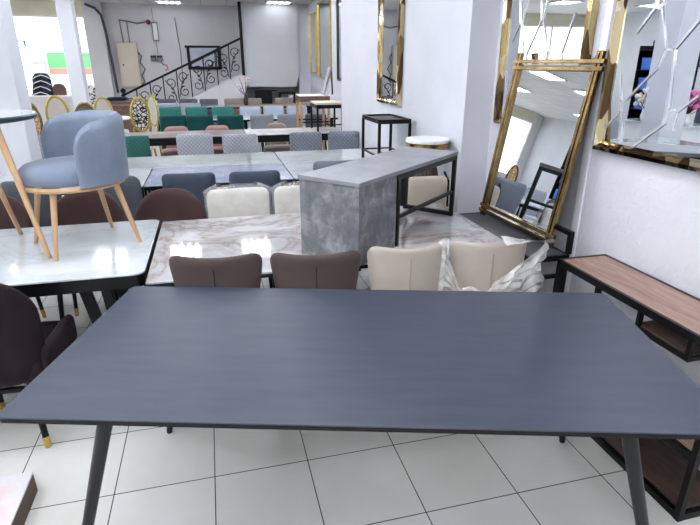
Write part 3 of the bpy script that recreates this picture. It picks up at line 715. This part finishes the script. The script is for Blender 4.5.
# wrap-around back: angle from -x arm through -y to +x arm
bm = new(); NA, NV = 44, 14; Q = {}
A0, A1 = R(168), R(372)     # ends of arms (local angles), back centre at 270 deg
for i in range(NA + 1):
    s = .5 - .5 * math.cos(PI * i / NA); a = A0 + (A1 - A0) * s; e = min(s, 1 - s) * 2       # e 0 at the arm fronts, 1 at the back
    tip = min(1, e / .22); rise = .332 * (.50 + .36 * math.sqrt(max(0, 1 - (1 - tip) ** 2)) + .14 * math.sin(min(1, e / .75) * PI / 2))      # rounded arm front corner
    for j in range(NV + 1):
        v = j / NV; z = SZ - .0 + rise * v
        flare = 1.0 + .04 * v
        for k, off in ((0, -.024), (1, .024)):
            p = math.sqrt(max(0, 1 - max(0, (v - .86) / .14) ** 2)) * math.sqrt(max(0, 1 - max(0, (.035 - e) / .035) ** 2))
            rr = (.248 + off * p) * flare
            Q[i, j, k] = bm.verts.new((rr * math.cos(a), rr * math.sin(a), z))
for i in range(NA):
    for j in range(NV):
        bm.faces.new((Q[i, j, 0], Q[i, j + 1, 0], Q[i + 1, j + 1, 0], Q[i + 1, j, 0])); bm.faces.new((Q[i, j, 1], Q[i + 1, j, 1], Q[i + 1, j + 1, 1], Q[i, j + 1, 1]))
    bm.faces.new((Q[i, 0, 0], Q[i + 1, 0, 0], Q[i + 1, 0, 1], Q[i, 0, 1]))
bmesh.ops.remove_doubles(bm, verts=bm.verts, dist=.0012); obj('backrest', bm, M['blue'], t)
iv = Matrix.Rotation(R(-BRZ), 3, 'Z')
for fx_, fy_ in ((-.811, 2.74), (-.991, 3.067), (-.438, 2.953), (-.633, 3.285)):
    d = iv @ (Vector((fx_, fy_, T)) - BC); tp = Vector((d.x, d.y, 0)) * .70; tp.z = SZ - .015
    obj('leg', tube(new(), [d, d.lerp(tp, .03), tp], [.0095, .0105, .017], 12), M['wood'], t)
# wooden side table
t = thing('side_table', 'round side table with dark rim and light wood legs beside the barrel chair', 'table', (-1.155, 3.0, T))
obj('tabletop', lathe(new(), [(.27, .662), (.302, .668), (.31, .676), (.31, .686), (.303, .690)], 48), M['dark_teal'], t, label='dark grey green rim of the top')
obj('glass_top', lathe(new(), [(.301, .6905), (.301, .6925)], 48), M['white_gloss'], t, label='white glossy top surface')
for fx_, fy_, ox, oy in ((-1.125, 3.277, -1.19, 3.10), (-.853, 2.79, -.978, 2.835), (-1.42, 2.86, -1.27, 2.93)):
    obj('leg', tube(new(), [(fx_ + 1.155, fy_ - 3.0, 0), (ox + 1.155, oy - 3.0, .66)], [.0115, .018], 12), M['wood'], t)

# ------------------------------------------------------------------ cement desk on the marble table
t = thing('cement_desk', 'cement grey desk with a box pedestal and black steel frame, standing on the marble table', 'desk', (.629, 2.275, T), 41.5)
Ld, Wd, Hd = 1.13, .366, .414
obj('desktop', box(new(), 0, Ld, 0, Wd, Hd - .022, Hd), M['cement_top'], t, bev=.002)
obj('pedestal', box(new(), .006, .365, .006, Wd - .006, .0, Hd - .0225), M['cement'], t, bev=.002)
fw_ = .024
bm = new(); bar(bm, (.36, .012, Hd - .036), (Ld - .01, .012, Hd - .036), fw_); obj('rail', bm, M['black_metal'], t)
for x, y in ((.39, .015), (.39, Wd - .015), (Ld - .015, .015), (Ld - .015, Wd - .015)): obj('leg', bar(new(), (x, y, 0), (x, y, Hd - .023), fw_), M['black_metal'], t, bev=.002)
bm = new(); bar(bm, (.39, .015, .16), (Ld - .015, .015, .16), .018); obj('stretcher', bm, M['black_metal'], t)
bm = new(); bar(bm, (Ld - .015, .015, .015), (Ld - .015, Wd - .015, .015), fw_); obj('rail', bm, M['black_metal'], t)
obj('stretcher', bar(new(), (.39, .015, .18), (.39, Wd - .015, .18), .016), M['black_metal'], t)
obj('rail', bar(new(), (Ld - .015, .015, Hd - .036), (Ld - .015, Wd - .015, Hd - .036), fw_), M['black_metal'], t)

# cream chair and round table behind desk
t = thing('cream_chair', 'cream backed chair with a thin black frame behind the cement desk', 'chair', (1.475, 3.36, 0), 178)
obj('backrest', padded(new(), .15, .155, .30, .885, .05, .045, y=-.12, lean=.02), M['offwhite'], t)
obj('seat', cushion(new(), -.15, .15, -.10, .22, .40, .47), M['offwhite'], t)
for s in (-1, 1): obj('back_post', tube(new(), [(s * .172, -.17, 0), (s * .172, -.16, .6), (s * .168, -.155, .84), (s * .13, -.15, .91)], .009, 8), M['black_metal'], t)
for s in (-1, 1): obj('leg', tube(new(), [(s * .15, .2, 0), (s * .14, .19, .40)], .012, 8), M['black_metal'], t)
t = thing('pedestal_table', 'round white topped side table with gold rim and dark ribbed foot', 'table', (1.56, 3.735, .03))
obj('tabletop', lathe(new(), [(.15, 1.062), (.162, 1.066), (.162, 1.085), (.158, 1.09)], 40), M['stair_white'], t)
obj('gold_rim', lathe(new(), [(.12, 1.0), (.158, 1.03), (.164, 1.0615), (.15, 1.0618)], 40), M['gold'], t, label='gold rim under the white top')
bm = new(); pr = [(.145, -.03), (.145, .0), (.13, .6), (.085, .86), (.06, .93), (.09, .97), (.12, .999)]
N = 48
rings = [[bm.verts.new((r * (1 + (.03 if k % 2 else -.03)) * math.cos(2 * PI * k / N), r * (1 + (.03 if k % 2 else -.03)) * math.sin(2 * PI * k / N), z)) for k in range(N)] for r, z in pr]
for a, b in zip(rings, rings[1:]):
    for k in range(N): bm.faces.new((a[k], a[(k + 1) % N], b[(k + 1) % N], b[k]))
bm.faces.new(rings[0][::-1]); bm.faces.new(rings[-1]); obj('pedestal', bm, M['dark_wood'], t)

# black nest table on the second row
t = thing('nest_table', 'small black steel side table with dark grey top on the white table by the pier', 'table', (1.385, 4.38, .78))
w, d, h = .275, .51, .415
obj('tabletop', box(new(), .0, w, 0, d, h - .035, h - .01), M['cement_dark'], t)
bm = new()
for x in (.0, w): bar(bm, (x, 0, h - .015), (x, d, h - .015), .022, .035)
for y in (0, d): bar(bm, (0, y, h - .015), (w, y, h - .015), .022, .035)
obj('top_frame', bm, M['black_metal'], t)
for x in (0, w):
    for y in (0, d): obj('leg', bar(new(), (x, y, 0), (x, y, h - .03), .022), M['black_metal'], t)
bm = new()
for y in (0, d): bar(bm, (0, y, .1), (w, y, .1), .012)
bar(bm, (0, 0, .1), (0, d, .1), .016); bar(bm, (w, 0, .1), (w, d, .1), .012); obj('stretcher', bm, M['black_metal'], t)

# cream-topped side table on third row
t = thing('side_table', 'cream topped side table with black steel legs on the white veined table', 'table', (1.42, 7.36, .75))
w, d, h = .37, .5, .36
obj('tabletop', box(new(), 0, w, 0, d, h, h + .025), M['offwhite'], t)
bm = new()
for y in (0.011, d - .011): bar(bm, (0, y, h - .025), (w, y, h - .025), .022, .05)
for x in (0.011, w - .011): bar(bm, (x, 0, h - .025), (x, d, h - .025), .022, .05)
obj('top_frame', bm, M['black_metal'], t)
for x in (.011, w - .011):
    for y in (.011, d - .011): obj('leg', bar(new(), (x, y, 0), (x, y, h - .03), .024), M['black_metal'], t)
bm = new(); bar(bm, (.01, .01, .09), (w - .01, .01, .09), .014); bar(bm, (.01, d - .01, .09), (w - .01, d - .01, .09), .014); bar(bm, (w / 2, .01, .09), (w / 2, d - .01, .09), .014); obj('stretcher', bm, M['black_metal'], t)
# wooden bar table behind
t = thing('bar_table', 'tall brown wooden bar table with white top near the far wall', 'table', (1.32, 8.15, 0))
w, d, h = .46, .45, 1.19
obj('tabletop', box(new(), 0, w, 0, d, h - .012, h), M['stair_white'], t); obj('apron', box(new(), .0, w, .0, d, h - .09, h - .0125), M['brown_wood'], t)
for x in (.02, w - .02):
    for y in (.02, d - .02): obj('leg', bar(new(), (x, y, 0), (x, y, h - .09), .035), M['wood'], t)
bm = new(); bar(bm, (.02, .02, .8), (w - .02, .02, .8), .02); bar(bm, (.02, d - .02, .8), (w - .02, d - .02, .8), .02); obj('stretcher', bm, M['black_metal'], t)
t = thing('table_easel', 'grey folding board standing like an easel on the wooden bar table', 'easel', (1.70, 8.3, 1.19))
obj('front_board', bar(new(), (.0, 0, 0.006), (.12, 0, .40), .2, .025, up=(1, 0, 0)), M['mid_grey'], t); obj('rear_leg', bar(new(), (.135, 0, .395), (.15, 0, .006), .05, .015, up=(1, 0, 0)), M['dark_plastic'], t)
# stuff under the landing
t = thing('black_cabinet', 'black cabinet below the grey stair landing', 'cabinet', (1.09, 13.6, 0))
obj('carcass', box(new(), 0, .42, 0, .3, 0, 1.0), M['navy'], t); obj('top', box(new(), -.01, .55, -.01, .31, 1.0, 1.03), M['black_metal'], t); obj('door', box(new(), .01, .41, -.015, -.001, .05, .98), M['black_metal'], t)
t = thing('frame_table', 'black open frame table with a white side panel beside the black cabinet', 'table', (1.70, 13.6, 0))
bm = new(); box(bm, 0, .38, 0, .3, .93, .97); obj('top', bm, M['black_metal'], t)
for x in (.015, .365):
    for y in (.015, .285): obj('leg', bar(new(), (x, y, 0), (x, y, .93), .03), M['black_metal'], t)
bm = new(); bar(bm, (.0, .015, .6), (.38, .015, .6), .02); bar(bm, (.0, .015, .75), (.38, .015, .75), .015); obj('stretcher', bm, M['black_metal'], t)
obj('side_panel', box(new(), .22, .33, .03, .27, .4, .9), M['stair_white'], t)
# blossom vase on beige table
t = thing('blossom_vase', 'dark vase of pale pink blossom branches on the beige table', 'vase', (.80, 12.6, .75))
obj('vase', lathe(new(), [(.04, 0), (.05, .05), (.055, .14), (.03, .2), (.035, .23)], 20), M['dark_plastic'], t)
bm = new(); bp = new()
for k in range(9):
    a = random.uniform(0, 2 * PI); L = random.uniform(.1, .36); e = Vector((math.cos(a) * .17 - .04, math.sin(a) * .12, .24 + L)); tube(bm, [(0, 0, .2), e * .6 + Vector((0, 0, .05)), e], [.006, .005, .003], 5)
    for q in range(6):
        p = Vector((0, 0, .26)).lerp(e, random.uniform(.55, 1.05)); bmesh.ops.create_icosphere(bp, subdivisions=1, radius=random.uniform(.016, .028), matrix=Matrix.Translation(p))
obj('branches', bm, M['twig'], t); obj('blossoms', bp, M['petal'], t)

# ------------------------------------------------------------------ mirrors
def frame_ring(bm, y0, y1, z0, z1, w, x0, x1):
    """mitred faceted frame in the yz plane, wall side x1, room side x0"""
    prof = [(0, x1), (0, x0 + .012), (w * .45, x0), (w * .8, x0 + .014), (w, x0 + .03), (w, x1)]
    rings = [[bm.verts.new((x, a, b)) for a, b in ((y0 + i, z0 + i), (y1 - i, z0 + i), (y1 - i, z1 - i), (y0 + i, z1 - i))] for i, x in prof]
    rings.append(rings[0])
    for a, b in zip(rings, rings[1:]):
        for k in range(4): bm.faces.new((a[k], a[(k + 1) % 4], b[(k + 1) % 4], b[k]))
    return bm
def wall_mirror(label, X, y0, y1, z0, z1, w, segs, m='antique', depth=.055, group=None):
    t = thing('wall_mirror', label, 'mirror', (X, (y0 + y1) / 2, z0), 0, group); cy = (y0 + y1) / 2
    bm = frame_ring(new(), y0 - cy, y1 - cy, 0, z1 - z0, w, -depth, -.001); obj('mirror_frame', bm, M[m], t, smooth=False)
    obj('mirror_pane', box(new(), -depth + .032, -.012, y0 - cy + w, y1 - cy - w, w, z1 - z0 - w), M['mirror'], t, smooth=False)
    if segs:
        bm = new(); x = -depth + .029
        for a, b in segs: bar(bm, (x, a[0] - cy, a[1] - z0), (x, b[0] - cy, b[1] - z0), .009, .005, up=(1, 0, 0))
        obj('bevel_strips', bm, M['bevel'], t, label='pale strips in a hexagon pattern')
    return t
HX = SEGS = [((2.111,1.875),(2.075,1.870)),((2.111,1.875),(2.201,1.774)),((2.075,1.868),(2.012,1.704)),((2.012,1.704),(1.963,1.702)),((1.963,1.702),(1.809,1.878)),((2.069,1.910),(2.075,1.868)),((2.115,1.908),(2.111,1.875)),((2.012,1.704),(2.035,1.630)),((2.035,1.630),(2.190,1.484)),((2.190,1.484),(2.220,1.478)),((2.258,1.597),(2.220,1.478)),((2.220,1.478),(2.213,1.431)),((2.213,1.431),(2.182,1.366)),((2.182,1.366),(2.174,1.29)),((2.213,1.431),(2.30,1.345)),((1.79,1.53),(1.881,1.456)),((1.881,1.456),(1.927,1.462)),((1.927,1.462),(1.963,1.702)),((1.927,1.462),(1.935,1.402)),((1.935,1.402),(2.085,1.285)),((1.881,1.456),(1.888,1.38)),((1.79,1.53),(1.70,1.46)),((1.70,1.46),(1.65,1.29)),((1.809,1.878),(1.78,1.882)),((1.78,1.882),(1.68,1.72)),((1.68,1.72),(1.69,1.6)),((1.69,1.6),(1.79,1.53)),((1.78,1.882),(1.74,2.1)),((2.069,1.91),(2.0,2.1)),((1.809,1.878),(1.86,2.1)),((1.86,2.1),(2.0,2.1)),((2.115,1.908),(2.18,2.1)),((1.74,2.1),(1.6,2.2)),((1.68,1.72),(1.5,1.7)),((1.5,1.7),(1.4,1.9)),((1.5,1.7),(1.42,1.5)),((1.42,1.5),(1.55,1.3))]
wall_mirror('large hexagon patterned wall mirror with antique gold frame above the wood console', WX, 1.25, 2.347, 1.234, 2.35, .045, HX)
HX2 = [((a[0] * .76 + 1.60, a[1]), (b[0] * .76 + 1.60, b[1])) for a, b in HX if a[1] < 2.3 and 1.3 < min(a[0], b[0])]
HX2 = [s for s in HX2 if all(2.57 < p[0] < 3.34 and 1.31 < p[1] < 2.3 for p in s)]
wall_mirror('hexagon patterned wall mirror behind the leaning gold mirror', WX, 2.515, 3.39, 1.262, 2.35, .045, HX2)
wall_mirror('tall narrow wall mirror in gold frame on the white pier', 1.73, 4.80, 5.46, 1.275, 2.42, .05, [], 'antique', .05)
gm = 'tall mirrors on the far wall'
wall_mirror('tall far wall mirror with pale gold edge closest to the stairs', 2.56, 13.0, 13.9, 1.42, 2.75, .022, [], 'gold_matt', .04, gm)
wall_mirror('wide grey far wall mirror above the wooden bar table', 2.56, 11.5, 12.85, 1.33, 2.9, .026, [], 'gold_matt', .04, gm)
wall_mirror('dark edged far wall mirror beside the white pier edge', 2.56, 9.9, 10.9, 1.32, 2.9, .05, [], 'dark_plastic', .04, gm)

# leaning mirror
BLc, BRc, TRc, TLc = Vector((1.724, 3.076, .727)), Vector((1.753, 2.383, .727)), Vector((1.902, 2.389, 1.654)), Vector((1.873, 3.082, 1.654))
e = (BRc - BLc).normalized(); upv = ((TLc - BLc) - e * (TLc - BLc).dot(e)).normalized(); nn = e.cross(upv)
W_, H_ = (BRc - BLc).length, (TLc - BLc).length
t = bpy.data.objects.new('leaning_mirror', None); COL.objects.link(t); tag(t, 'gold double bar framed mirror leaning on the wall above the grey console', 'mirror')
if nn.x > 0: nn = -nn
t.matrix_world = Matrix((e, upv, e.cross(upv))).transposed().to_4x4(); t.matrix_world.translation = BLc
sgn = 1 if e.cross(upv).x < 0 else -1
obj('mirror_pane', box(new(), .012, W_ - .012, .012, H_ - .012, -.004, .004), M['mirror'], t, smooth=False)
for x in (-.012, .016, W_ - .016, W_ + .012): obj('upright_bar', bar(new(), (x, -.03, sgn * .012), (x, H_ + .05, sgn * .012), .018, .022), M['gold_bar'], t, bev=.002)
for y in (0, .036, H_ - .036, H_): obj('cross_bar', bar(new(), (-.035, y, sgn * .016), (W_ + .045, y, sgn * .016), .022, .018), M['gold_bar'], t, bev=.002)

# ------------------------------------------------------------------ consoles on the right wall
t = thing('grey_console', 'low grey topped console with black steel frame under the leaning mirror', 'console table', (1.56, 2.26, 0))
w, d, h = .235, .90, .69
obj('top', box(new(), .0165, w - .0165, .0165, d - .0165, h - .02, h - .001), M['cement_dark'], t)
bm = new()
for x in (.008, w - .008): bar(bm, (x, 0, h - .015), (x, d, h - .015), .016, .03)
for y in (.008, d - .008): bar(bm, (0, y, h - .015), (w, y, h - .015), .016, .03)
obj('top_frame', bm, M['black_metal'], t)
for x in (.011, w - .011):
    for y in (.011, d - .011): obj('leg', bar(new(), (x, y, 0), (x, y, h - .022), .024), M['black_metal'], t)
bm = new(); bar(bm, (w - .002, .011, h + .002), (w - .002, .011, h + .125), .024); bar(bm, (w - .002, 0, h + .115), (w - .002, .32, h + .115), .024); bar(bm, (w - .002, .31, h + .002), (w - .002, .31, h + .115), .02); obj('side_rail', bm, M['black_metal'], t, label='raised black rail at the wall side')
bm = new(); bar(bm, (.01, .011, .57), (w - .01, .011, .57), .02); bar(bm, (.01, d - .011, .57), (w - .01, d - .011, .57), .02); obj('stretcher', bm, M['black_metal'], t)

t = thing('wood_console', 'wood topped console with black steel frame and open shelves under the hexagon mirror', 'console table', (1.60, 1.165, 0))
w, d, h = .275, .93, .745
obj('top', box(new(), .012, w - .012, .012, d - .012, h - .02, h - .001), M['oak'], t)
bm = new()
for x in (.008, w - .008): bar(bm, (x, 0, h - .016), (x, d, h - .016), .016, .032)
for y in (.008, d - .008): bar(bm, (0, y, h - .016), (w, y, h - .016), .016, .032)
obj('top_frame', bm, M['black_metal'], t)
for x in (.011, w - .011):
    for y in (.011, d - .011): obj('leg', bar(new(), (x, y, 0), (x, y, h - .032), .024), M['black_metal'], t)
# hanging shelf near the middle
obj('shelf', box(new(), .015, w - .015, .14, .40, .640, .655), M['walnut'], t, label='small dark hanging shelf')
for x in (.011, w - .011):
    for y in (.14, .385): obj('shelf_hanger', bar(new(), (x, y, .648), (x, y, h - .03), .018), M['black_metal'], t)
bm = new()
for x in (.011, w - .011): bar(bm, (x, .13, .638), (x, .40, .638), .018)
bar(bm, (.011, .14, .638), (w - .011, .14, .638), .018); bar(bm, (.011, .39, .638), (w - .011, .39, .638), .018)
obj('hanging_frame', bm, M['black_metal'], t)
obj('post', bar(new(), (.011, .64, .302), (.011, .64, h - .03), .018), M['black_metal'], t)
obj('shelf', box(new(), .02, w - .02, .02, d - .02, .29, .305), M['oak'], t, label='lower wood shelf')
obj('shelf', box(new(), .02, w - .02, .02, d - .02, .035, .05), M['walnut'], t, label='dark wood bottom shelf')
bm = new()
for zz in (.016, .285):
    for x in (.011, w - .011): bar(bm, (x, 0, zz), (x, d, zz), .022, .03)
    for y in (.011, d - .011): bar(bm, (0, y, zz), (w, y, zz), .022, .03)
obj('shelf_frame', bm, M['black_metal'], t)

# carton on the floor at bottom left
t = thing('flat_carton', 'flat box with white printed film on top, lying on the floor', 'box', (-1.42, 1.45, 0))
obj('carton_body', box(new(), -.55, .594, -.5, .50, .0, .088), M['carton_side'], t); obj('top_film', box(new(), -.552, .596, -.502, .502, .0885, .098), M['carton_white'], t, bev=.003)

# ------------------------------------------------------------------ left part of the room, seen in the mirrors
t = thing('reception_counter', 'long white counter reflected in the hexagon mirror', 'counter', (-3.2, 7.1, 0))
obj('counter_body', box(new(), -.3, .25, -.55, .6, 0, .74), M['stair_white'], t); obj('counter_top', box(new(), -.34, .29, -.6, .65, .74, .775), M['white_gloss'], t)
def bunch(name, label, loc, pm, r, n):
    t = thing(name, label, 'flowers', loc); obj('vase', lathe(new(), [(.04, 0), (.07, .05), (.05, .14), (.06, .17)], 16), M['white_plastic'], t)
    bm = new(); bs = new()
    for k in range(n):
        a = random.uniform(0, 2 * PI); b = random.uniform(0, 1); p = Vector((math.cos(a) * r * b, math.sin(a) * r * b, .24 + random.random() * r * 1.2)); tube(bs, [(0, 0, .14), p], .004, 4)
        bmesh.ops.create_icosphere(bm, subdivisions=1, radius=random.uniform(.025, .045), matrix=Matrix.Translation(p))
    obj('stems', bs, M['twig'], t); obj('blossoms', bm, M[pm], t)
bunch('flower_vase', 'bunch of white flowers on the white counter, seen in the hexagon mirror', (-3.1, 7.45, .775), 'petal_white', .2, 60)
bunch('flower_vase', 'bunch of bright pink flowers reflected at the edge of the hexagon mirror', (-3.05, 6.6, .775), 'petal_pink', .2, 60)
c = square_chair('office_chair', 'dark chair behind the white counter, seen in the mirror', 'slate', .25, 1.12, .05); place(c, USED, (-3.95, 7.2, 0), -90, 'dark chair behind the white counter, seen in the mirror')
t = thing('sofa', 'olive green sofa reflected at the edge of the hexagon mirror', 'sofa', (-4.6, 6.3, 0), -90)
obj('seat', cushion(new(), -.7, .7, -.3, .4, .0, .45), M['olive'], t); obj('backrest', padded(new(), .7, .7, .02, 1.1, .2, .15, y=-.35), M['olive'], t)
for s in (-1, 1): obj('armrest', cushion(new(), s * .78 - .1, s * .78 + .1, -.4, .4, .0, .62), M['olive'], t)
t = thing('display_shelf', 'black display shelf of boxes reflected in the hexagon mirror', 'shelf', (-5.4, 9.6, 0))
bm = new(); box(bm, -.2, -.18, -.6, .6, 0, 2.0)
for s in (-.6, .58): box(bm, -.2, .2, s, s + .02, 0, 2.0)
obj('shelf_case', bm, M['black_metal'], t)
for k in range(5): obj('shelf_board', box(new(), -.18, .2, -.58, .58, .3 + k * .4, .32 + k * .4), M['black_metal'], t)
k = 0
for z in (.72, 1.12, 1.52):
    for y, mm_ in ((-.38, 'box_pink'), (0, 'box_grey'), (.36, 'box_blue')):
        tt = thing('storage_box', ['blue', 'grey', 'pink'][['box_blue', 'box_grey', 'box_pink'].index(mm_)] + ' box on the %s board of the black display shelf' % {.72: 'lower', 1.12: 'middle', 1.52: 'upper'}[z], 'box', (-5.35, 9.6 + y, z + .001), 0, 'boxes on the display shelf')
        obj('box_body', box(new(), -.12, .12, -.14, .14, 0, .2), M[mm_], tt, bev=.005); obj('box_lid', box(new(), -.125, .125, -.145, .145, .2, .24), M[mm_], tt, bev=.005)

for i, (y, z, c_, l) in enumerate(((11.2, 1.9, 'box_grey', 'grey framed display board on the left wall, seen only in the leaning mirror'), (12.4, 1.9, 'box_blue', 'blue framed display board on the left wall, seen only in the leaning mirror'), (11.8, 1.0, 'olive', 'green display board low on the left wall, seen only in the leaning mirror'))):
    t = thing('display_board', l, 'board', (-7.99, y, z)); obj('board_panel', box(new(), 0, .03, -.42, .42, -.3, .3), M[c_], t)
    bm = new()
    for a in (-.45, .42): box(bm, 0, .045, a, a + .03, -.33, .33)
    for a in (-.33, .3): box(bm, 0, .045, -.42, .42, a, a + .03)
    obj('board_frame', bm, M['dark_plastic'], t)
# ------------------------------------------------------------------ light
w = bpy.data.worlds.new('sky'); S.world = w; w.use_nodes = True
bg = w.node_tree.nodes['Background']; bg.inputs['Color'].default_value = (.93, .97, 1, 1); bg.inputs['Strength'].default_value = 2.4
sd = bpy.data.lights.new('sun', 'SUN'); sd.energy = 3; sd.angle = R(3); so = bpy.data.objects.new('sun', sd); COL.objects.link(so); so.rotation_euler = (R(40), R(15), R(20))

S.cycles.use_denoising = True
S.cycles.max_bounces = 8; S.cycles.diffuse_bounces = 4; S.cycles.glossy_bounces = 5; S.cycles.transparent_max_bounces = 12
S.cycles.sample_clamp_indirect = 6
S.cycles.caustics_reflective = False; S.cycles.caustics_refractive = False
S.view_settings.view_transform = 'Standard'; S.view_settings.look = 'None'
S.view_settings.exposure = 0.36; S.view_settings.gamma = 0.92
